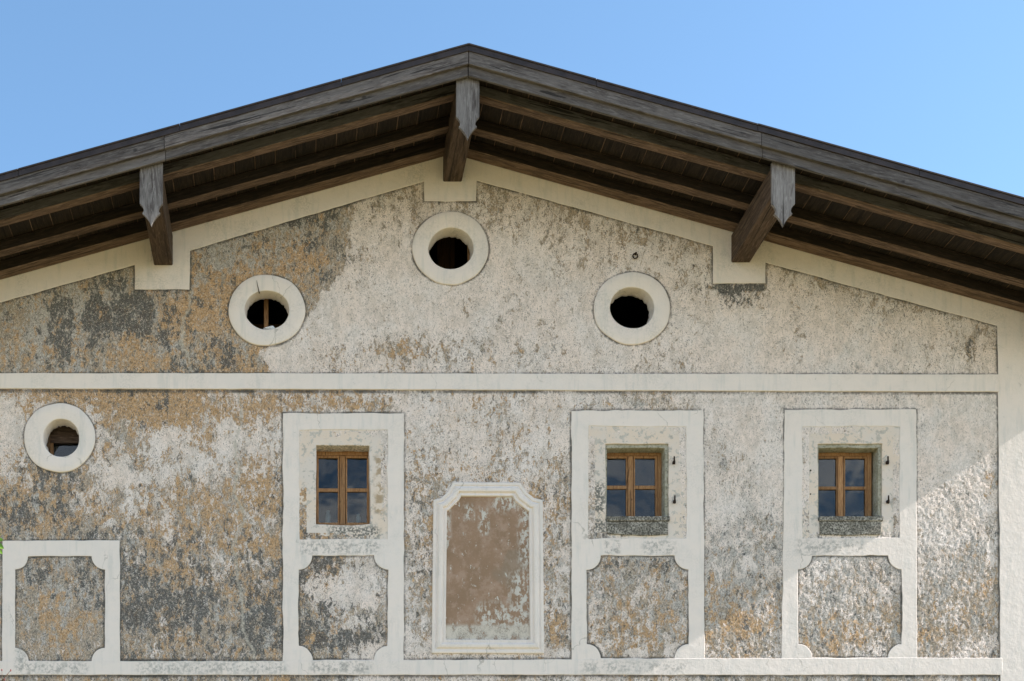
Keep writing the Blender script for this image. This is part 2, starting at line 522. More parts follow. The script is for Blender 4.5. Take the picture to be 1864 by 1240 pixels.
def mat_ground():
    N = NT('meadow')
    v = N.coords()
    a = N.noise(v, .35, 5, .6)
    b = N.noise(v, 9, 4, .7)
    col = N.mix(N.ramp(a, .35, .65), (.215, .18, .075), (.24, .195, .10))
    col = N.mix(N.ramp(b, .45, .7, 0, .6), col, (.14, .14, .05))
    return N.finish(col, .95, N.bump(b, .6, .05), .2)

M_wall = mat_roughcast()
M_trim = mat_trim()
M_cream = mat_cream()
M_stone = mat_stone()
M_niche = mat_niche()
M_lintel = mat_lintel()
M_grey = mat_wood('silvered_board', (.052, .042, .039), (.102, .088, .083), (.185, .168, .16), 'X', 1.0, (.125, .112, .108), .5)
M_greyZ = mat_wood('silvered_pendant', (.085, .07, .066), (.20, .18, .172), (.34, .315, .305), 'Z', 1.0, (.28, .26, .255), .55, .9)
M_beam = mat_wood('brown_beam', (.060, .038, .027), (.128, .083, .060), (.21, .145, .108), 'X', .9)
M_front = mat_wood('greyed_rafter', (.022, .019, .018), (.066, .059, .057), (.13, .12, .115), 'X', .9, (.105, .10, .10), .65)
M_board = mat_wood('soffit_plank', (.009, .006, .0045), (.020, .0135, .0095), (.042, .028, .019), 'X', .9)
M_purlin = mat_wood('dark_purlin', (.038, .024, .017), (.085, .055, .038), (.145, .10, .073), 'X', .9)
M_sash = mat_wood('oiled_larch', (.25, .125, .055), (.365, .20, .092), (.46, .27, .135), 'Z', 2.0, None, 0, .15)
M_old = mat_wood('attic_timber', (.10, .055, .028), (.19, .105, .05), (.27, .15, .075), 'Z', 1.2)
M_metal = mat_plain('brown_sheet_metal', (.03, .021, .02), .5, 0.2, .4, .25, 6)
M_iron = mat_plain('rusty_iron', (.035, .022, .016), .75, .4, .3)
M_dark = mat_plain('attic_dark', (.035, .027, .02), .9)
M_glass = mat_glass()
M_jar = mat_plain('pale_glass_jar', (.25, .28, .27), .25, 0, .5, .1)
M_rag = mat_plain('white_cloth', (.75, .75, .74), .9, 0, .2, .1)
M_bark = mat_plain('young_bark', (.12, .075, .05), .85, 0, .3, .35, 40)
M_bud = mat_plain('red_bud', (.22, .05, .045), .6)
M_leaf = mat_plain('spring_leaf', (.16, .30, .03), .55, 0, .4, .25, 30)
M_ground = mat_ground()

# ------------------------------------------------------------------ ground
bm = bmesh.new()
n = 24
R = 900.0
vs = [[bm.verts.new(((i / n * 2 - 1) * R, (j / n * 2 - 1) * R, 0)) for j in range(n + 1)] for i in range(n + 1)]
for i in range(n):
    for j in range(n):
        bm.faces.new((vs[i][j], vs[i + 1][j], vs[i + 1][j + 1], vs[i][j + 1]))
tag(bm_obj('ground', bm, M_ground), kind='structure')

# ------------------------------------------------------------------ the farmhouse
house = empty('farmhouse', (0, 0, 0), 'old alpine farmhouse with weathered flaking plaster gable under a broad wooden roof', 'house')
RX = 823.0                     # ridge, in facade pixels
CL, CR_ = -249.0, 1895.0       # wall corners
ZR = WZ(283)                   # rafter underside at the ridge
SOFF = ZR + 0.15               # soffit at the ridge
XR, XL = WX(CR_), WX(CL)
BACK = 13.0

OCULI = [  # outer centre, outer radii, opening centre, opening radii
    dict(o=(108.5, 798), R=(65, 63), c=(112, 799), r=(32.5, 34)),
    dict(o=(486, 566.5), R=(70, 65), c=(486.7, 566), r=(40, 35.5)),
    dict(o=(820, 453), R=(70, 66), c=(821, 453.6), r=(41, 37.5)),
    dict(o=(1150, 563), R=(70, 66), c=(1149.7, 562), r=(40.5, 37.5)),
]
WINS = [
    dict(out=(515, 753, 735), inn=(545, 783, 705, 982), op=(576, 811, 673, 954), panel=(543.5, 1012.5, 705.5, 1202, 25)),
    dict(out=(1040, 748, 1280), inn=(1071, 777, 1249, 981), op=(1105, 815, 1211, 942), panel=(1068, 1012, 1253, 1199, 26)),
    dict(out=(1428, 746, 1667), inn=(1460, 777, 1637, 980), op=(1491, 815, 1599, 942), panel=(1452, 1012, 1641, 1198, 25)),
]

# ---- wear maps (rows at these heights, thirty columns across the facade)
ROWS = [322, 387, 452, 517, 582, 647, 737, 795, 853, 911, 969, 1027, 1085, 1143, 1190]
MAP_P = """000000000066667766666666666666
000000000077776766666666666666
000000000078888877777776667777
000000000889888888777877666677
000000008899988888899988877777
000000079776677778878998988877
534212344556777776667888888999
535344446677777788887889888999
524555556667676766888788888988
112332343366565656777876888877
111222232455555655666766666765
111111221366555555556556555544
111111111266555565444444444443
111111110156555565443333444433
222222221267666666554444444455""".split()
MAP_O = """222222222200000000000000000000
111111233310000000000000000000
222234343420000000000000000000
433345664410000000000000000000
335456775310100000000000000000
445344763223422110011000000000
788787676654454443221000000000
765235553444444554210000000000
533343344433444443110000000012
443344454433444543211000000113
333344545533444443322221100124
333334345532444443333332222333
433322234422333333445443333444
443222222322333444556554555554
333322233322233333443333333333""".split()
MAP_K = """333333333320211121111111111111
333333333320211121111111111111
333222244431111222112111221211
244453323331101111112411112112
266566444310111112111111111123
257555454122332312122121111133
233344333323322222222110000022
323333332233323223221211000011
443343332233333232223221111111
565544444444434443322332211122
666555555544544444432333333333
555677666645334434443333333233
344778777643334433333333333223
333767767855333333333333333334
444566666654444443333333344445""".split()
MAP_G = """323224433321111111111111111111
323224433321111111111111111111
333334433221111111111111111111
344333222111111111112111222222
354233211111211211111112333322
333222221111222222222224554332
543222244222333333444454444555
544333343322333333333444444556
343334444433333333333444444556
344433333333333333344555555555
343333333333333333455666555445
344444333334344444566766666654
344444334444344445555555554444
333444444433344444444444444333
333333333333333333333333333333""".split()

def sample(mp, x, y):
    A = np.array([[int(ch) for ch in r] for r in mp], float) / 9.0
    ci = np.clip((x - 31) / 62.0, 0, 28.999)
    ri = np.clip(np.interp(y, ROWS, np.arange(15)), 0, 13.999)
    i0 = ci.astype(int); j0 = ri.astype(int)
    fx = ci - i0; fy = ri - j0
    fx = fx * fx * (3 - 2 * fx); fy = fy * fy * (3 - 2 * fy)
    return (A[j0, i0] * (1 - fx) + A[j0, i0 + 1] * fx) * (1 - fy) + (A[j0 + 1, i0] * (1 - fx) + A[j0 + 1, i0 + 1] * fx) * fy

def segdist(x, y, pts):
    d = np.full(x.shape, 1e9)
    for (a, b) in zip(pts[:-1], pts[1:]):
        ax, ay = a; bx, by = b
        L2 = (bx - ax) ** 2 + (by - ay) ** 2 + 1e-9
        t = np.clip(((x - ax) * (bx - ax) + (y - ay) * (by - ay)) / L2, 0, 1)
        d = np.minimum(d, np.hypot(x - ax - t * (bx - ax), y - ay - t * (by - ay)))
    return d

def sst(a, b, v):
    t = np.clip((v - a) / (b - a), 0, 1)
    return t * t * (3 - 2 * t)

BORDER_BOTTOM = [(CL, 622), (0, 552), (245, 483), (246, 528), (345, 528), (346, 457), (771, 331), (772, 367), (867, 367), (867, 329),
                 (1297, 449), (1298, 517), (1393, 517), (1393, 479), (1815, 594), (1822, 1400), (1822, 1994)]

def build_wall():
    fx = np.concatenate([np.arange(-36, 1270, 3.0), np.arange(1270, CR_ + .1, 1.7)])
    xs = np.concatenate([np.arange(CL, -36, 21.3), fx])
    ys = np.concatenate([np.concatenate([np.arange(262, 860, 3.0), np.arange(860, 1262, 1.7)]), np.linspace(1262, 1994, 30)])
    nx, ny = len(xs), len(ys)
    gx, gy = np.meshgrid(xs, ys)
    x = gx.ravel(); y = gy.ravel()
    # wear
    wx = x + (fbm(x / 45, y / 45, 21) - .5) * 70
    wy = y + (fbm(x / 45, y / 45, 22) - .5) * 60
    upper = y < 695
    wy = np.where(upper, np.minimum(wy, 680), np.maximum(wy, 712))
    P = sample(MAP_P, wx, wy); O = sample(MAP_O, wx, wy); K = sample(MAP_K, wx, wy); G = sample(MAP_G, wx, wy)
    # the sharp edge of the bare patch in the left of the gable
    bx = np.interp(y, [360, 465, 500, 540, 580, 615, 640, 665, 690], [632, 633, 617, 585, 556, 520, 470, 482, 497])
    bx = bx + (fbm(x / 16, y / 16, 31) - .5) * 16
    left = sst(7, -7, x - bx) * upper
    P = np.where(upper, np.minimum(P, .06) + (np.maximum(P, .55) - np.minimum(P, .06)) * sst(-9, 9, x - bx), P)
    K = K + left * 0.05 + left * sst(60, 0, np.abs(x - bx)) * .14
    O = np.where(upper & (x > bx) & (y < 600), O * .15, O)
    K = K - .12 * (upper & (x < bx))
    # dark runs and blotches seen one by one
    def blob(cx, cy, rx, ry):
        q = np.hypot((x - cx) / rx, (y - cy) / ry) + (fbm(x / 18, y / 18, 41) - .5) * 1.1
        return sst(1.15, .55, q)
    for (cx, cy, rx, ry, a) in ((112, 600, 24, 75, .45), (170, 590, 22, 60, .35), (230, 560, 60, 36, .35), (255, 610, 45, 30, .28),
                                (545, 395, 80, 22, .25), (292, 640, 26, 40, .25), (415, 640, 30, 36, .28), (570, 440, 40, 60, .12),
                                (345, 512, 60, 10, .10), (110, 880, 62, 36, .30), (60, 930, 70, 40, .15), (300, 1110, 110, 45, .22),
                                (250, 1060, 40, 26, .22), (470, 1140, 50, 50, .18), (640, 1170, 60, 22, .16), (690, 1150, 30, 30, .18),
                                (590, 1110, 22, 22, .22), (600, 1035, 40, 20, .20), (565, 1160, 28, 40, .2), (770, 1060, 30, 60, .14),
                                (1345, 540, 40, 24, .40), (1340, 524, 55, 9, .5), (1765, 640, 14, 34, .35), (160, 1080, 30, 45, .25),
                                (60, 1040, 30, 40, .2), (1735, 915, 60, 50, .10), (1812, 850, 12, 40, .35), (1700, 880, 40, 30, .12),
                                (1010, 1140, 30, 50, .10), (1150, 1030, 90, 26, .16)):
        b = blob(cx, cy, rx, ry)
        K = K + a * 1.3 * b; P = P - a * .9 * b
    for (cx, cy, rx, ry, a) in ((250, 640, 62, 40, -.4), (250, 655, 70, 24, -.3), (470, 650, 34, 28, -.2), (430, 915, 40, 28, -.2), (120, 1130, 70, 60, -.35), (310, 1050, 50, 25, -.3)):
        b = blob(cx, cy, rx, ry); K = K + a * b; O = O + .12 * b; P = P + a * .5 * b
    for (cx, cy, rx, ry, a) in ((325, 600, 46, 40, .22), (365, 560, 40, 30, .22), (560, 470, 40, 50, .18), (130, 725, 110, 16, .35), (300, 728, 70, 22, .25),
                                (500, 735, 60, 20, .2), (690, 735, 50, 14, .2), (1800, 880, 16, 40, .4), (1130, 1160, 70, 40, .18), (1520, 1150, 60, 40, .18),
                                (975, 895, 26, 22, .2), (860, 860, 60, 22, .14), (790, 960, 26, 26, .18), (1015, 1150, 18, 40, .28), (1350, 1140, 40, 30, .2),
                                (600, 1055, 24, 20, .25), (570, 1165, 25, 22, .25), (470, 890, 40, 80, .12), (660, 650, 130, 26, .12), (900, 650, 80, 20, .07), (1330, 545, 12, 26, .2)):
        b = blob(cx, cy, rx, ry); O = O + a * b; P = P - a * .55 * b
    for (cx, cy, rx, ry, a) in ((620, 560, 60, 60, .15), (505, 655, 40, 24, .22), (50, 880, 12, 26, .5), (215, 868, 26, 22, .35), (255, 870, 26, 18, .35), (300, 870, 22, 24, .3),
                                (240, 930, 26, 20, .3), (200, 955, 14, 12, .35), (305, 950, 12, 40, .3), (415, 800, 24, 40, .25), (470, 800, 22, 50, .2), (455, 1030, 26, 12, .2),
                                (485, 1070, 16, 18, .35), (295, 1130, 8, 14, .5), (20, 770, 22, 50, .25), (300, 800, 40, 30, .2), (545, 1030, 20, 18, .35), (640, 1080, 60, 40, .2),
                                (1015, 1190, 30, 10, .3), (590, 1085, 50, 60, .26), (600, 1150, 60, 40, .22), (150, 870, 60, 70, .12), (330, 1000, 120, 40, .08), (340, 1100, 130, 70, .07), (1160, 1190, 20, 10, .5), (1230, 1185, 22, 14, .5), (1090, 1190, 16, 20, .35), (1780, 1170, 30, 30, .2), (1803, 1010, 12, 26, .4)):
        b = blob(cx, cy, rx, ry); P = P + a * b; K = K - a * .3 * b
    for (cx, cy, rx, ry, a) in ((70, 610, 20, 80, .35), (143, 600, 14, 80, .4), (215, 590, 18, 50, .15), (420, 470, 60, 40, .2), (1590, 650, 80, 28, .35), (1330, 940, 50, 60, .25),
                                (1720, 780, 50, 60, .3), (1740, 950, 60, 60, .3), (975, 590, 14, 40, .3), (1000, 640, 20, 30, .25)):
        b = blob(cx, cy, rx, ry); G = G + a * b; K = K - .5 * a * b
    # soot and algae just under the roof border
    bd = segdist(x, y, BORDER_BOTTOM[:-2])
    K = K + sst(60, 0, bd) * (fbm(x / 30, y / 30, 51) - .28) * .45
    P = P - sst(60, 0, bd) * (x > 632) * .12
    # cream coat continues round the right edge of the small dark patch
    # cracks
    cr = np.zeros_like(x)
    for pts, wd in (([(346, 470), (347, 520), (345, 560), (334, 585), (333, 610), (328, 625), (338, 640), (345, 655), (347, 680)], 1.6),
                    ([(334, 580), (331, 620), (333, 636)], 3.2),
                    ([(430, 800), (428, 830), (437, 850), (428, 885), (425, 900), (440, 925), (445, 950), (430, 975), (422, 1000), (432, 1020), (431, 1050), (440, 1090), (443, 1150), (462, 1188), (464, 1204)], 2.0),
                    ([(435, 716), (440, 760), (430, 800)], 1.2)):
        d = segdist(x + (fbm(x / 9, y / 9, 61) - .5) * 7, y, pts)
        cr = np.maximum(cr, sst(wd + 1.6, wd * .4, d))
    # dirt line hugging the trim
    lines = [BORDER_BOTTOM, [(-240, 681), (1815, 683)], [(-240, 711), (1815, 715.5)]]
    wdt = [3, 3.2, 3.4]
    for W in WINS:
        o = W['out']
        lines.append([(o[0], 1203), (o[0], o[1]), (o[2], o[1]), (o[2], 1200)]); wdt.append(2.6)
        p = scoop(*W['panel']); lines.append(p + p[:1]); wdt.append(2.6)
    p = scoop(28, 1013, 191, 1204, 24); lines.append(p + p[:1]); wdt.append(2.8)
    lines.append([(5, 1203), (5, 985), (218, 985), (218, 1203)]); wdt.append(2.8)
    lines.append([(218, 1203), (515, 1203)]); wdt.append(4)
    lines.append([(735, 1201), (1040, 1200)]); wdt.append(3)
    lines.append([(-240, 1230), (1820, 1230)]); wdt.append(4)
    ed = np.zeros_like(x)
    for L, wd in zip(lines, wdt):
        ed = np.maximum(ed, sst(wd + 3.5, 1.0, segdist(x, y, L)))
    for oc in OCULI:
        q = np.abs(np.hypot((x - oc['o'][0]) / oc['R'][0], (y - oc['o'][1]) / oc['R'][1]) - 1) * 66
        ed = np.maximum(ed, sst(5, 1, q))
    ed = ed * (.35 + .8 * fbm(x / 40, y / 40, 71))
    # relief of the roughcast (real geometry)
    amp = .6 + .6 * sst(1000, 1700, x) * sst(700, 900, y)
    rel = (sst(.30, .70, vn(x / 3.4 + y / 8, y / 4.2 - x / 12, 81)) - .5) * .0025 * amp + (fbm(x / 12, y / 12, 82, 2) - .5) * .0012 * amp + (fbm(x / 110, y / 110, 83, 3) - .5) * .012
    Y = -.009 + rel
    keepx = (gx[:-1, :-1] + gx[1:, 1:]) / 2; keepy = (gy[:-1, :-1] + gy[1:, 1:]) / 2
    keep = keepy > 283 + np.abs(keepx - RX) * SLOPE - 14
    for oc in OCULI:
        keep &= np.hypot((keepx - oc['c'][0]) / (oc['r'][0] + 14), (keepy - oc['c'][1]) / (oc['r'][1] + 14)) > 1
    for W in WINS:
        a = W['inn']
        keep &= ~((keepx > a[0] + 12) & (keepx < a[2] - 12) & (keepy > a[1] + 12) & (keepy < a[3] - 12))
    keep &= ~((keepx > 800) & (keepx < 976) & (keepy > 920) & (keepy < 1178))
    keep &= ~((keepx > 832) & (keepx < 942) & (keepy > 894) & (keepy < 925))
    idx = np.arange(nx * ny).reshape(ny, nx)
    q = np.stack([idx[:-1, :-1], idx[1:, :-1], idx[1:, 1:], idx[:-1, 1:]], -1)[keep]
    used = np.zeros(nx * ny, bool); used[q.ravel()] = True
    remap = np.cumsum(used) - 1
    q = remap[q]
    X = (x - 530) / 130 + CAM_X; Z = (1786 - y) / 130 + CAM_Z
    co = np.stack([X, Y, Z], 1)[used]
    me = bpy.data.meshes.new('gable_wall')
    me.vertices.add(len(co)); me.vertices.foreach_set('co', co.ravel())
    nq = len(q)
    me.loops.add(nq * 4); me.loops.foreach_set('vertex_index', q.ravel().astype(np.int32))
    me.polygons.add(nq)
    me.polygons.foreach_set('loop_start', np.arange(nq, dtype=np.int32) * 4)
    me.polygons.foreach_set('loop_total', np.full(nq, 4, np.int32))
    me.update(calc_edges=True)
    me.polygons.foreach_set('use_smooth', np.ones(nq, bool))
    K = K * .68 + (fbm(x / 34, y / 38, 91, 4) - .5) * .62 * sst(1500, 500, x) + (fbm(x / 50, y / 50, 94, 4) - .5) * .25
    P = P + (fbm(x / 30, y / 40, 92, 4) - .5) * (.55 * sst(.05, .3, P))
    O = O + (fbm(x / 38, y / 34, 93, 4) - .5) * .55 * sst(.05, .3, O)
    O = O + .10 * sst(620, 480, x) * sst(690, 720, y) - .10 * upper * (x < bx) - .12 * ((x < 215) & (y > 990))
    O = O - .10 * sst(950, 1150, x) * sst(700, 760, y) - .07 * sst(1420, 1450, x) + .03 * (sst(740, 800, x) * sst(1040, 1000, x) * sst(700, 730, y))
    K = K - .07 * sst(560, 500, x) * sst(700, 730, y)
    P = P - .05 * sst(560, 700, x) + .07 * sst(560, 420, x) * sst(690, 730, y)
    G = G + .12 * upper * (x < bx)
    wear = np.clip(np.stack([P, O, K, G], 1), 0, 1)[used]
    a = me.color_attributes.new('wear', 'FLOAT_COLOR', 'POINT'); a.data.foreach_set('color', wear.ravel().astype(np.float32))
    mk = np.stack([cr, np.clip(ed, 0, 1), np.zeros_like(cr), np.ones_like(cr)], 1)[used]
    a = me.color_attributes.new('marks', 'FLOAT_COLOR', 'POINT'); a.data.foreach_set('color', mk.ravel().astype(np.float32))
    me.validate()
    return link('gable_wall', me, M_wall, house)

build_wall()

# solid masonry behind the plaster skin, with the openings through it
top = lambda px: 283 + abs(px - RX) * SLOPE - 16
holes = [rect(W['op'][0] - 5, W['op'][1] - 5, W['op'][2] + 5, W['op'][3] + 5) for W in WINS]
holes += [ellipse(*oc['c'], oc['r'][0] + 20, oc['r'][1] + 18, 40) for oc in OCULI]
holes.append(rect(803, 896, 974, 1176))
plate('gable_masonry', [[(CL, 1994), (CL, top(CL)), (RX, top(RX)), (CR_, top(CR_)), (CR_, 1994)]] + holes, .03, .34, M_cream, house, .002, 0)

# remaining walls of the house
zt = WZ(top(CR_))
bm_obj('side_wall', box_bm(XR - .35, XR, .035, BACK, 0, zt), M_trim, house)
bm_obj('side_wall', box_bm(XL, XL + .35, .035, BACK, 0, zt), M_trim, house)
bm = bmesh.new()
pts = [(XL + .351, 0), (XR - .351, 0), (XR - .351, zt), (0, SOFF - .02), (XL + .351, zt)]
f1 = [bm.verts.new((a, BACK - .35, b)) for a, b in pts]; f2 = [bm.verts.new((a, BACK, b)) for a, b in pts]
bm.faces.new(f1); bm.faces.new(f2[::-1])
for i in range(5):
    bm.faces.new((f1[i], f1[(i + 1) % 5], f2[(i + 1) % 5], f2[i]))
bm_obj('back_wall', bm, M_trim, house)
bm_obj('attic_floor', box_bm(XL + .36, XR - .36, .345, BACK - .36, WZ(700), WZ(700) + .2), M_dark, house)
bm_obj('room_floor', box_bm(XL + .36, XR - .36, .345, BACK - .36, WZ(1080), WZ(1080) + .2), M_dark, house)

# ---- smooth white trim
YT = -.0165
bt = [(CR_, 1995), (CR_, top(CR_)), (RX, top(RX)), (CL, top(CL)), (CL, 1995), (CL + 78, 1995), (CL + 78, 600)] + BORDER_BOTTOM[1:]
o = plate('roof_border', [bt], YT, .02, M_trim, house, .005, .8, 1)
o['label'] = 'white plaster border under the roof with stepped drops below the beams'
plate('string_course', [[(CL + 70, 680.5), (600, 681), (1300, 682), (1817, 683), (1817, 714.5), (1300, 713), (600, 710), (CL + 70, 708.5)]], YT - .012, .02, M_trim, house, .006, .5, 2)
plate('base_band', [[(CL + 70, 1204), (218, 1204), (515, 1204), (735, 1202), (1040, 1201), (1280, 1199), (1428, 1199), (1668, 1198), (1824, 1198), (1824, 1229), (CL + 70, 1229)]], YT - .002, .02, M_trim, house, .005, .6, 3)
for i, W in enumerate(WINS):
    o = W['out']
    plate('window_surround', [[(o[0], o[1]), (o[2], o[1]), (o[2] + (0 if i == 0 else 2), 1214), (o[0] - (0 if i < 2 else 6), 1214)], rect(*W['inn']), scoop(*W['panel'])],
          YT, .02, M_trim, house, .005, 1.15, 10 + i * 3, 6)
o = plate('panel_surround', [[(5, 985), (218, 984), (219, 1214), (4, 1214)], scoop(28, 1013, 191, 1204, 24)], YT, .02, M_trim, house, .005, .8, 40)

# ---- windows
def lathe_loop(rings, close=False):
    """rings: list of (cx,cz,rx,rz,y); a band of quads through the ovals"""
    bm = bmesh.new()
    n = 64
    rows = []
    for (cx, cz, rx, rz, y) in rings:
        rows.append([bm.verts.new((cx + rx * math.cos(2 * math.pi * k / n), y, cz + rz * math.sin(2 * math.pi * k / n))) for k in range(n)])
    for a, b in zip(rows[:-1], rows[1:]):
        for k in range(n):
            bm.faces.new((a[k], a[(k + 1) % n], b[(k + 1) % n], b[k]))
    return bm

def oculus(oc, label, seed):
    (ox, oy), (Rx, Ry), (cx, cy), (rx, ry) = oc['o'], oc['R'], oc['c'], oc['r']
    X = lambda p: WX(p); Z = lambda p: WZ(p)
    k = PXM
    # plaster ring rounded over at its edges, splayed reveal
    prof = [(1.0, .015, .02), (1.0, 0, -.018), (.985, 0, -.028), (.95, 0, -.032), (.6, 0, -.034), (.07, 0, -.033), (.025, 0, -.031), (.008, 0, -.026), (0, 0, -.018), (-.01, 0, .06), (-.03, 0, .17), (-.04, 0, .20), (.2, 0, .21)]
    rings = []
    for t, g, y in prof:
        tt = max(0, t)
        ccx = cx + (ox - cx) * tt; ccy = cy + (oy - cy) * tt
        ex = rx + (Rx - rx) * t; ey = ry + (Ry - ry) * t
        rings.append((X(ccx), Z(ccy), ex * k, ey * k, y))
    bm = lathe_loop(rings)
    rnd = random.Random(seed)
    for v in bm.verts:                               # hand-shaped: slightly uneven
        a = float(fbm(v.co.x * 3.2, v.co.z * 3.2, seed, 2)) - .5
        d = Vector((v.co.x - X(cx), 0, v.co.z - Z(cy))).normalized()
        v.co += d * a * .035
        if v.co.y > .12: v.co += d * rnd.uniform(-.016, .006)
    o = bm_obj('round_window', bm, M_trim, house, True)
    o['label'] = label
    return o

oc1 = oculus(OCULI[0], 'lowest round window with a timber lintel and pane inside', 5)
oc2 = oculus(OCULI[1], 'round window with a cracked ring and a wooden post inside', 6)
oc3 = oculus(OCULI[2], 'topmost round window under the ridge beam', 8)
oc4 = oculus(OCULI[3], 'round window on the right with a plain black opening', 9)

def inner_box(name, px0, py0, px1, py1, Y, dep, mat, parent, bev=.004):
    return bm_obj(name, box_bm(WX(px0, Y), WX(px1, Y), Y, Y + dep, WZ(py1, Y), WZ(py0, Y), bev), mat, parent)

# timber seen inside the round windows
inner_box('mullion', 480.5, 500, 488.5, 640, .36, .07, M_sash, oc2)
inner_box('back_board', 450, 590, 560, 640, 1.2, .03, M_old, oc2)
inner_box('frame_stile', 851.5, 400, 862, 500, .31, .07, M_sash, oc3)
inner_box('back_board', 796, 400, 828, 510, 1.3, .03, M_old, oc3)
inner_box('frame_stile', 83, 770, 90.5, 850, .30, .09, M_old, oc1)
inner_box('lintel', 78, 771, 160, 806, .34, .12, M_beam, oc1)
inner_box('sash_stile', 91, 806, 97, 850, .36, .05, M_sash, oc1)
inner_box('pane', 97, 806, 160, 850, .40, .006, M_glass, oc1, 0)
bm = bmesh.new()                                     # crack through the ring
cz = [(467.5, 513), (469, 522), (471, 531), (472.5, 537)]
w_ = [.4, .9, 1.5, 2.2]
fr = []
for (a, b), w in zip(cz, w_):
    fr.append((bm.verts.new((WX(a - w / 2), -.0425, WZ(b))), bm.verts.new((WX(a + w / 2), -.0425, WZ(b)))))
bk = [(bm.verts.new((a.co.x, -.02, a.co.z)), bm.verts.new((b.co.x, -.02, b.co.z))) for a, b in fr]
for i in range(3):
    bm.faces.new((fr[i][0], fr[i][1], fr[i + 1][1], fr[i + 1][0]))
    bm.faces.new((fr[i][0], fr[i + 1][0], bk[i + 1][0], bk[i][0]))
    bm.faces.new((fr[i][1], bk[i][1], bk[i + 1][1], fr[i + 1][1]))
bm_obj('crack', bm, M_dark, oc2)

def casement(name, label, panes, hole_pad, Y=.21):
    """panes: xl0,xl1,xr0,xr1, yt0,yt1,yb0,yb1 in pixels at depth Y"""
    xl0, xl1, xr0, xr1, yt0, yt1, yb0, yb1 = panes
    k = (CAM_D + Y) / CAM_D
    def P(lp):                      # px at depth Y -> facade px for plate()
        return [((WX(a, Y) - CAM_X) * 130 + 530, 1786 - (WZ(b, Y) - CAM_Z) * 130) for a, b in lp]
    fx0, fx1, fy0, fy1 = xl0 - 4, xr1 + 4, yt0 - 4.5, yb1 + 3.5
    o = plate(name, [P(rect(fx0 - 7, fy0 - 8, fx1 + 7, fy1 + 9)), P(rect(fx0, fy0, fx1, fy1))], Y - .012, Y + .08, M_sash, house, .003, 0)
    o['label'] = label
    for (a, b) in ((xl0, xl1), (xr0, xr1)):
        inner = 2.6
        lo = a - 3.6 if a == xl0 else a - inner
        hi = b + 3.6 if b == xr1 else b + inner
        plate('sash', [P(rect(lo, fy0 + .5, hi, fy1 - .5)), P(rect(a, yt0, b, yt1)), P(rect(a, yb0, b, yb1))], Y, Y + .05, M_sash, o, .004, 0)
        for (c, d) in ((yt0, yt1), (yb0, yb1)):
            inner_box('pane', a - 1, c - 1, b + 1, d + 1, Y + .024, .006, M_glass, o, 0)
    inner_box('mullion', xl1 + 3.4, fy0 + .5, xr0 - 3.4, fy1 - .5, Y - .018, .03, M_sash, o, .004)
    return o

w1 = casement('window', 'wooden casement window beside the painted niche, without a stone sill', (580, 615, 632, 668, 833.4, 889, 895, 951.5), 3, .24)
w2 = casement('window', 'middle wooden casement window with a dark stone sill', (1103, 1140, 1156, 1193, 834, 884, 890, 943), 3, .22)
w3 = casement('window', 'right wooden casement window reflecting clouds, with a mossy stone sill', (1486, 1522.5, 1538.7, 1575, 834.5, 885.7, 891, 943.5), 3, .22)

for i, W in enumerate(WINS):
    a = W['inn']; p = W['op']
    if i == 0:
        plate('window_jamb', [rect(a[0] - 4, a[1] - 4, a[2] + 4, a[3] + 4), [(576, 811), (672, 812), (674, 900), (674.5, 954), (640, 957), (575, 955)]], -.008, .225, M_cream, house, .006, 1.0, 60)
    else:
        plate('window_jamb', [rect(a[0] - 4, a[1] - 4, a[2] + 4, a[3] + 4), rect(p[0] - 2.5, p[1] - 6.5, p[2] + 6, p[3] + 6)], -.009, .03, M_cream, house, .005, .9, 60 + i)
        sf = plate('stone_frame', [rect(p[0] - 14, p[1] - 14, p[2] + 16, p[3] + 16), rect(*p)], .014, .205, M_lintel, house, .006, .6, 70 + i)
        wi = (w2, w3)[i - 1]
        bm = box_bm(WX(p[0] - 1), WX(p[2] + 7), -.045, .22, WZ(p[3] + 8), WZ(p[3] - .5), .006)
        bm_obj('sill', bm, M_stone, wi)
        plate('sill_block', [[(p[0] - 1, p[3] + 8.3), (p[2] + 5, p[3] + 8.3), (p[2] + 4, p[3] + 32), (p[0] + 60, p[3] + 34), (p[0], p[3] + 32)]], -.03, .02, M_stone, wi, .006, 1.2, 80 + i)
        # shutter pintles on the right jamb
        for (hx, hy) in ((p[2] + 14.5, 840), (p[2] + 15.5, 911)):
            bm = bmesh.new()
            box_bm(WX(hx - 2.0), WX(hx + 2.0), -.06, .01, WZ(hy + 6), WZ(hy + 1), .003, bm)
            bmesh.ops.create_cone(bm, cap_ends=True, segments=10, radius1=.012, radius2=.010, depth=.085,
                                  matrix=Matrix.Translation((WX(hx), -.055, WZ(hy - 1))))
            bmesh.ops.create_uvsphere(bm, u_segments=8, v_segments=6, radius=.017, matrix=Matrix.Translation((WX(hx), -.05, WZ(hy + 6))))
            bm_obj('shutter_pintle', bm, M_iron, wi)

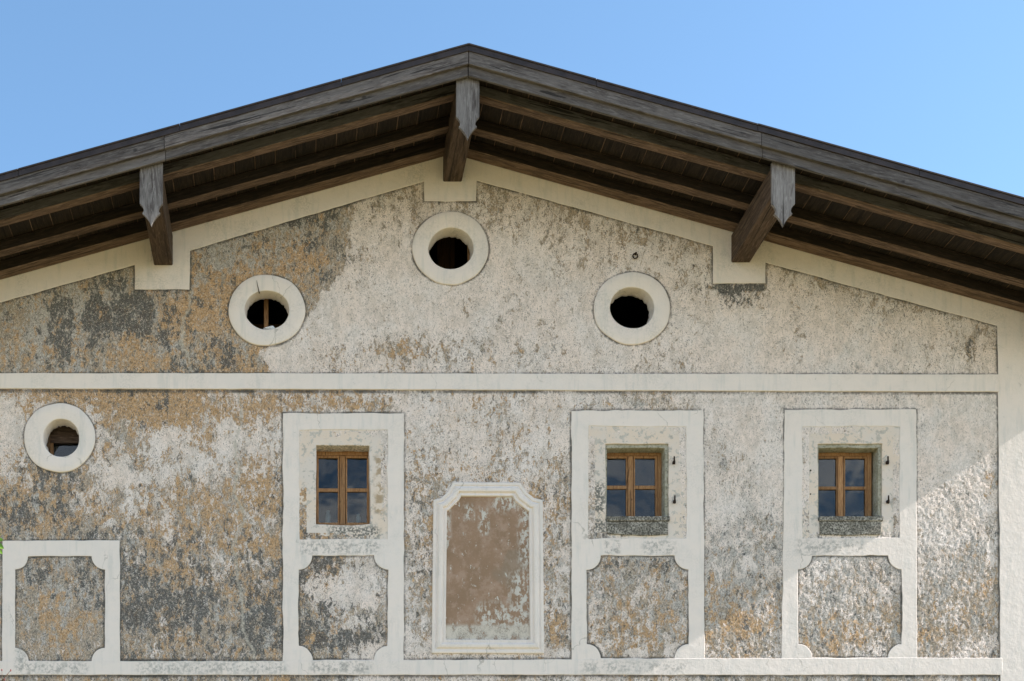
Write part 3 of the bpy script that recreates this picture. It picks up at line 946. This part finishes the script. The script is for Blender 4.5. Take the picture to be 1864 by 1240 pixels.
# old fixing holes and the iron ring
def stud(name, px, py, r, y0, y1, mat, parent):
    bm = bmesh.new()
    bmesh.ops.create_cone(bm, cap_ends=True, segments=10, radius1=r, radius2=r * .9, depth=y1 - y0,
                          matrix=Matrix.Translation((WX(px), (y0 + y1) / 2, WZ(py))) @ Matrix.Rotation(rad(90), 4, 'X'))
    return bm_obj(name, bm, mat, parent)
stud('fixing_hole', 1475, 857, .015, -.011, .0, M_dark, w3)
stud('fixing_hole', 1475, 900, .013, -.011, .0, M_dark, w3)
stud('fixing_hole', 606, 1055, .012, -.016, .0, M_dark, house)
bm = bmesh.new()
n, m = 20, 6
cx_, cz_ = WX(1155), WZ(469)
tv = [[bm.verts.new((cx_ + (.034 + .009 * math.cos(2 * math.pi * j / m)) * math.cos(2 * math.pi * i / n), -.045 + .009 * math.sin(2 * math.pi * j / m),
                     cz_ + (.034 + .009 * math.cos(2 * math.pi * j / m)) * math.sin(2 * math.pi * i / n))) for j in range(m)] for i in range(n)]
for i in range(n):
    for j in range(m):
        bm.faces.new((tv[i][j], tv[(i + 1) % n][j], tv[(i + 1) % n][(j + 1) % m], tv[i][(j + 1) % m]))
ring = bm_obj('iron_ring', bm, M_iron, house, True)
stud('staple', 1156, 464, .014, -.06, .02, M_iron, ring)

# ---- the blind niche with its stepped moulding
def inset(poly, d):
    n = len(poly)
    out = []
    for i in range(n):
        p0 = Vector(poly[i - 1]); p1 = Vector(poly[i]); p2 = Vector(poly[(i + 1) % n])
        e1 = (p1 - p0).normalized(); e2 = (p2 - p1).normalized()
        n1 = Vector((-e1.y, e1.x)); n2 = Vector((-e2.y, e2.x))
        b = (n1 + n2); b /= (1 + n1.dot(n2))
        q = p1 + b * d
        out.append((q.x, q.y))
    return out
niche_poly = [(824, 879), (947, 879.5), (958, 897), (972, 908), (987.5, 911.5), (990, 1190.5), (785.5, 1190), (788.5, 911.5), (803, 907.5), (815, 896)]
prof = [(0, .01), (0, -.024), (1.2, -.032), (5.0, -.034), (6.2, -.026), (7.2, -.022), (8.6, -.03), (11, -.047), (15, -.052), (17.4, -.047), (18.4, -.030), (19.5, -.022), (21, -.026), (23.8, -.030), (25, -.022), (26, .03)]
bm = bmesh.new()
rows = []
for d, y in prof:
    lp = inset(niche_poly, d)
    rows.append([bm.verts.new((WX(a), y, WZ(b))) for a, b in lp])
nn = len(niche_poly)
for a, b in zip(rows[:-1], rows[1:]):
    for k in range(nn):
        bm.faces.new((a[k], a[(k + 1) % nn], b[(k + 1) % nn], b[k]))
niche = bm_obj('niche_moulding', bm, M_trim, house)
niche['label'] = 'white stepped moulding with cut upper corners round a faded painted panel'
o = plate('painted_panel', [inset(niche_poly, 24)], .002, .02, M_niche, niche, .002, 0)
o['label'] = 'faded brown painted panel with flaked white spots'

# ------------------------------------------------------------------ roof
ANG = math.atan(SLOPE)
ZTOP = WZ(78.6, -1.88)
roof_x = WX(2105)                    # eave
bm = bmesh.new()
for sgn in (1, -1):
    q = []
    for (x, zz) in ((0, SOFF + .035), (sgn * roof_x, SOFF + .035 - SLOPE * roof_x), (sgn * roof_x, ZTOP - .012 - SLOPE * roof_x), (0, ZTOP - .012)):
        q.append((x, zz))
    a = [bm.verts.new((x, -1.80, z)) for x, z in q]; b = [bm.verts.new((x, BACK + 1.2, z)) for x, z in q]
    bm.faces.new(a); bm.faces.new(b)
    for i in range(4):
        if i == 3: continue
        bm.faces.new((a[i], a[(i + 1) % 4], b[(i + 1) % 4], b[i]))
roof = bm_obj('roof', bm, M_metal, house)

def slope_beam(name, sgn, d0, d1, zr_bot, hgt, y0, y1, mat, parent, bev=.006, face=None):
    """a piece running down one roof slope with plumb-cut ends; d0..d1 = horizontal distances from the ridge"""
    w = []
    for d in (d0, d1):
        for y in (y0, y1):
            for z in (0, hgt):
                w.append(Vector((sgn * d, y, zr_bot - SLOPE * d + z)))
    mid = sum(w, Vector()) / 8
    rot = Matrix.Rotation(ANG * sgn, 4, 'Y')
    inv = rot.inverted()
    bm = bmesh.new()
    vs = [bm.verts.new(inv @ (p - mid)) for p in w]
    for f in ((0, 1, 3, 2), (4, 6, 7, 5), (0, 4, 5, 1), (2, 3, 7, 6), (0, 2, 6, 4), (1, 5, 7, 3)):
        bm.faces.new([vs[i] for i in f])
    bmesh.ops.recalc_face_normals(bm, faces=bm.faces[:])
    if bev: bmesh.ops.bevel(bm, geom=bm.edges[:], offset=bev, segments=1, affect='EDGES')
    o = bm_obj(name, bm, mat, parent)
    if face:                                         # front face darker than the underside: weathering, plus shade put into the colour
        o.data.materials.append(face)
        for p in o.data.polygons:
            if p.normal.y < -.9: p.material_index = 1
    o.matrix_world = Matrix.Translation(mid) @ rot
    return o

for sgn in (1, -1):
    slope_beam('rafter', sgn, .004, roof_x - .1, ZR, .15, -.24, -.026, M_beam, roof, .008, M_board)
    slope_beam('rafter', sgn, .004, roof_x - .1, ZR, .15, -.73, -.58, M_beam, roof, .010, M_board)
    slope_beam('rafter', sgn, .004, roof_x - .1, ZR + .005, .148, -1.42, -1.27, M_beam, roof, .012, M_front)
# planks of the soffit, running from the verge back to the wall
bw = .283
plank = []
for k in range(3):
    w = bw - .010 - k * .002
    bm = box_bm(-1.03, 1.03, -w / 2, w / 2, 0, .024, .005)
    bmesh.ops.recalc_face_normals(bm, faces=bm.faces[:])
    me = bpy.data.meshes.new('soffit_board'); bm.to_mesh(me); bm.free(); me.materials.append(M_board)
    n0 = len(me.polygons)
    b2 = bmesh.new(); b2.from_mesh(me)               # paler tongue showing in the joint
    k0 = len(b2.faces)
    box_bm(-1.03, 1.03, w / 2 - .004, w / 2 + .011, .007, .013, 0, b2)
    b2.to_mesh(me); b2.free()
    me.materials.append(M_beam)
    for p in me.polygons[n0:]: p.material_index = 1
    plank.append(me)
cs = math.cos(ANG)
cnt = int(roof_x / (bw * cs))
for sgn in (1, -1):
    for k in range(cnt):
        d = .012 + (k + .5) * bw * cs
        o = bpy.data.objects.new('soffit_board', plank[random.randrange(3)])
        C.objects.link(o); o.parent = roof
        tdir = Vector((sgn * cs, 0, -math.sin(ANG)))
        yv = Vector((0, 1, 0)); zv = tdir.cross(Vector((0, 1, 0))) * (-sgn)
        zv = Vector((sgn * math.sin(ANG), 0, cs))
        xv = yv
        yv2 = zv.cross(xv)
        mt = Matrix((xv, yv2, zv)).transposed().to_4x4()
        o.matrix_world = Matrix.Translation((sgn * d, -.74, SOFF - SLOPE * d + random.uniform(.002, .008))) @ mt
# verge boards in two layers with their butt joints
zu0, zu1 = WZ(116.3, -1.86), WZ(93, -1.86)
zl0, zl1 = WZ(137.6, -1.82), WZ(116.0, -1.82)
def xoff(px, Y): return abs(WX(px, Y))
for sgn, joint_u, joint_l in ((1, 1386, 1388), (-1, 299, 301)):
    ju = xoff(joint_u, -1.86); jl = xoff(joint_l, -1.82)
    slope_beam('verge_board', sgn, .004, ju - .002, zu0, zu1 - zu0, -1.862, -1.800, M_grey, roof, .005)
    slope_beam('verge_board', sgn, ju + .002, roof_x, zu0 - .002, zu1 - zu0, -1.860, -1.800, M_grey, roof, .005)
    slope_beam('verge_board', sgn, .005, jl - .002, zl0, zl1 - zl0 - .014, -1.816, -1.778, M_grey, roof, .006)
    slope_beam('verge_board', sgn, jl + .002, roof_x, zl0 + .002, zl1 - zl0 - .014, -1.814, -1.778, M_grey, roof, .006)
    d = 0.0
    while d < roof_x:                                # sheet-metal verge in lengths with open joints
        e = min(d + (2.05 if d else 1.62), roof_x + .02)
        dz = random.uniform(-.003, .003) if d else 0
        slope_beam('verge_flashing', sgn, d, e - .004, zu1 - .006 + dz, ZTOP - zu1 - .012, -1.876, -1.79, M_metal, roof, .003)
        slope_beam('verge_cap', sgn, d, e - .003, ZTOP - .022 + dz, .022, -1.888, -1.60, M_metal, roof, .003)
        d = e

# purlins with carved pendant boards
PW = .262
for (pxw, bot, tip) in ((297.6, 484, 411), (823, 332, 253.5), (1347.6, 479, 412)):
    xc = WX(pxw)
    if pxw == 823: xc = 0.003
    zb = WZ(bot); ztp = ZR - SLOPE * abs(xc)
    if pxw == 823: ztp += .04
    L = 1.71 + .34
    hgt = ztp - zb
    bm = box_bm(-L / 2, L / 2, -PW / 2, PW / 2, -hgt / 2, hgt / 2, .012)
    p = bm_obj('purlin', bm, M_purlin, house)
    p.location = (xc, (-1.71 + .34) / 2, (zb + ztp) / 2)
    p.rotation_euler = (0, 0, rad(90))
    # pendant: straight board, concave bites, ogee point
    Yb = -1.752
    hw = .147
    zt_ = ztp + .02
    ztip = WZ(tip, Yb)
    z1, z2 = ztip + .285, ztip + .160    # end of the straight sides, cusp below the bites
    pr = [(hw, zt_), (hw, z1)]
    for u, t in ((.965, .04), (.87, .14), (.77, .28), (.69, .46), (.65, .66), (.665, .84), (.79, 1.0)):
        pr.append((hw * u, z1 + (z2 - z1) * t))
    for u, t in ((.66, .10), (.52, .22), (.40, .35), (.28, .50), (.17, .66), (.08, .82), (0, 1)):
        pr.append((hw * u, z2 + (ztip - z2) * t))
    full = [(x, z) for x, z in pr] + [(-x, z) for x, z in reversed(pr[:-1])]
    full[len(pr) - 1] = (0, ztip)
    bm = bmesh.new()
    zm = (zt_ + ztip) / 2
    a = [bm.verts.new((x, -.02, z - zm)) for x, z in full]; b = [bm.verts.new((x, .022, z - zm)) for x, z in full]
    bm.faces.new(a); bm.faces.new(b)
    for i in range(len(full)):
        j = (i + 1) % len(full)
        bm.faces.new((a[i], a[j], b[j], b[i]))
    o = bm_obj('pendant_board', bm, M_greyZ, None)
    # carry on the perspective-free true position: centred on the purlin end
    o.location = (xc, Yb + .02, zm)
    o.parent = p
    o.matrix_parent_inverse = (Matrix.Translation(p.location) @ Matrix.Rotation(rad(90), 4, 'Z')).inverted()
# wall plates at the eaves
for xc in (WX(1905), WX(2 * RX - 1905)):
    hgt = .36
    zt2 = ZR - SLOPE * abs(xc)
    bm = box_bm(-1.03, 1.03, -PW / 2, PW / 2, -hgt / 2, hgt / 2, .012)
    p = bm_obj('purlin', bm, M_purlin, house)
    p.location = (xc, -.69, zt2 - hgt / 2)
    p.rotation_euler = (0, 0, rad(90))

# ------------------------------------------------------------------ things on the inner sills
def lathe(name, prof, loc, mat, seg=16):
    bm = bmesh.new()
    rows = []
    for r, z in prof:
        rows.append([bm.verts.new((r * math.cos(2 * math.pi * k / seg), r * math.sin(2 * math.pi * k / seg), z)) for k in range(seg)])
    for a, b in zip(rows[:-1], rows[1:]):
        for k in range(seg): bm.faces.new((a[k], a[(k + 1) % seg], b[(k + 1) % seg], b[k]))
    bm.faces.new(rows[0][::-1]); bm.faces.new(rows[-1])
    o = bm_obj(name, bm, mat, None, True)
    o.location = loc
    return o
inner_box('window_board', 560, 954, 690, 959, .32, .25, M_sash, w1)
zb = WZ(954, .32) + .003
J = [(.038, 0), (.042, .01), (.042, .14), (.036, .165), (.026, .18), (.026, .2), (.029, .2), (.029, .215), (0.002, .215)]
o = lathe('jar', J, (WX(597, .42), .42, zb), M_jar)
tag(o, 'tall pale jar behind the lower left pane of the window beside the niche', 'jar')
o = lathe('jar', [(r * .82, z * .78) for r, z in J], (WX(652, .42), .42, zb), M_jar)
tag(o, 'short pale jar behind the lower right pane of the window beside the niche', 'jar')
bm = bmesh.new()
bmesh.ops.create_uvsphere(bm, u_segments=20, v_segments=12, radius=1)
for v in bm.verts:
    s = 1 + (float(fbm(v.co.x * 2 + 5, v.co.z * 2 + v.co.y, 3, 3)) - .5) * .5
    v.co = Vector((v.co.x * .062 * (1.0 if v.co.x > 0 else 1.7), v.co.y * .05, v.co.z * .034 * (1 + .5 * v.co.x))) * s
o = bm_obj('rag', bm, M_rag, None, True)
o.location = (WX(493, .07), .07, WZ(601, .0) + .048)
tag(o, 'small white bundled rag on the lower rim of the round window with a post', 'rag')

# ------------------------------------------------------------------ young tree at the left edge
def tube(bm, pts, rads, seg=8):
    rows = []
    for i, (p, r) in enumerate(zip(pts, rads)):
        p = Vector(p)
        d = (Vector(pts[min(i + 1, len(pts) - 1)]) - Vector(pts[max(i - 1, 0)])).normalized()
        u = d.orthogonal().normalized(); w = d.cross(u)
        rows.append([bm.verts.new(p + (u * math.cos(2 * math.pi * k / seg) + w * math.sin(2 * math.pi * k / seg)) * r) for k in range(seg)])
    for a, b in zip(rows[:-1], rows[1:]):
        for k in range(seg): bm.faces.new((a[k], a[(k + 1) % seg], b[(k + 1) % seg], b[k]))
    bm.faces.new(rows[0][::-1]); bm.faces.new(rows[-1])

TY = -3.0
TX, = (WX(-110, TY),)
tree = empty('young_tree', (TX, TY, 0), 'young tree whose twigs and green leaves enter at the left edge', 'tree')
def loc(px, py, y=TY): return Vector((WX(px, y) - TX, y - TY, WZ(py, y)))
bm = bmesh.new()
tube(bm, [(0, 0, -.05), (.03, .02, 1.5), (-.02, .05, 3.2), (.02, 0, 4.8), (0, .03, 6.2), (.04, 0, 7.4)], [.09, .075, .06, .045, .03, .012])
bm_obj('trunk', bm, M_bark, tree, True)
rt = random.Random(4)
tips = []
def branch(name, pts, r0):
    bm = bmesh.new()
    tube(bm, pts, [r0 * (1 - .8 * i / (len(pts) - 1)) for i in range(len(pts))], 6)
    return bm_obj(name, bm, M_bark, tree, True)
for k in range(16):
    z = 3.0 + k * .27
    a = rad(100 + rt.uniform(0, 170))
    L = .9 - k * .03
    d = Vector((math.cos(a), math.sin(a), .55))
    pts = [Vector((0, 0, z)) + d * (L * t) + Vector((rt.uniform(-.03, .03), rt.uniform(-.03, .03), .1 * t * t)) for t in (0, .33, .66, 1)]
    branch('branch', pts, .02)
    tips += pts[1:]
def twig(pts): return branch('twig', pts, .011)
twig([Vector((.01, 0, WZ(1330, TY))), loc(-50, 1290), loc(-8, 1252), loc(4, 1238), loc(3.5, 1222)])
twig([loc(0, 1246), loc(9, 1233), loc(19, 1221)])
twig([Vector((.0, 0, WZ(1060, TY))), loc(-60, 1020), loc(-20, 990), loc(-6, 982)])
for (a, b) in ((3.3, 1220), (19.5, 1220.5), (8, 1237)):
    bm = bmesh.new()
    bmesh.ops.create_uvsphere(bm, u_segments=8, v_segments=6, radius=.010, matrix=Matrix.Translation(loc(a, b)) @ Matrix.Diagonal((.8, .8, 1.5, 1)))
    bm_obj('bud', bm, M_bud, tree, True)
def leaf_bm(bm, c, d, L, w):
    d = d.normalized(); s = d.cross(Vector((.2, -1, .3))).normalized(); up = s.cross(d)
    prev = None
    mids = []
    for t, ww in ((0, .05), (.2, .7), (.45, 1), (.75, .7), (1, .03)):
        p = c + d * (L * t) - Vector((0, 0, .25 * L * t * t))
        l = bm.verts.new(p + s * w * ww + up * .12 * L * ww); m = bm.verts.new(p); r = bm.verts.new(p - s * w * ww + up * .12 * L * ww)
        if prev:
            bm.faces.new((prev[0], prev[1], m, l)); bm.faces.new((prev[1], prev[2], r, m))
        prev = (l, m, r)
for (a, b, dx, dz, L) in ((-5, 984, 1, .25, .085), (-6, 993, 1, -.25, .10), (-2, 1002, .9, -.7, .06), (-7, 976, .8, .5, .07)):
    bm = bmesh.new()
    leaf_bm(bm, loc(a, b), Vector((dx, -.3, dz)), L, L * .36)
    bm_obj('leaf', bm, M_leaf, tree, True)
bm = bmesh.new()
for p in tips:
    for k in range(9):
        leaf_bm(bm, p + Vector((rt.uniform(-.12, .06), rt.uniform(-.15, .15), rt.uniform(-.12, .15))),
                Vector((rt.uniform(-1, 1), rt.uniform(-1, 1), rt.uniform(-.6, .6))), rt.uniform(.05, .09), rt.uniform(.018, .03))
tag(bm_obj('foliage', bm, M_leaf, tree, True), kind='stuff')
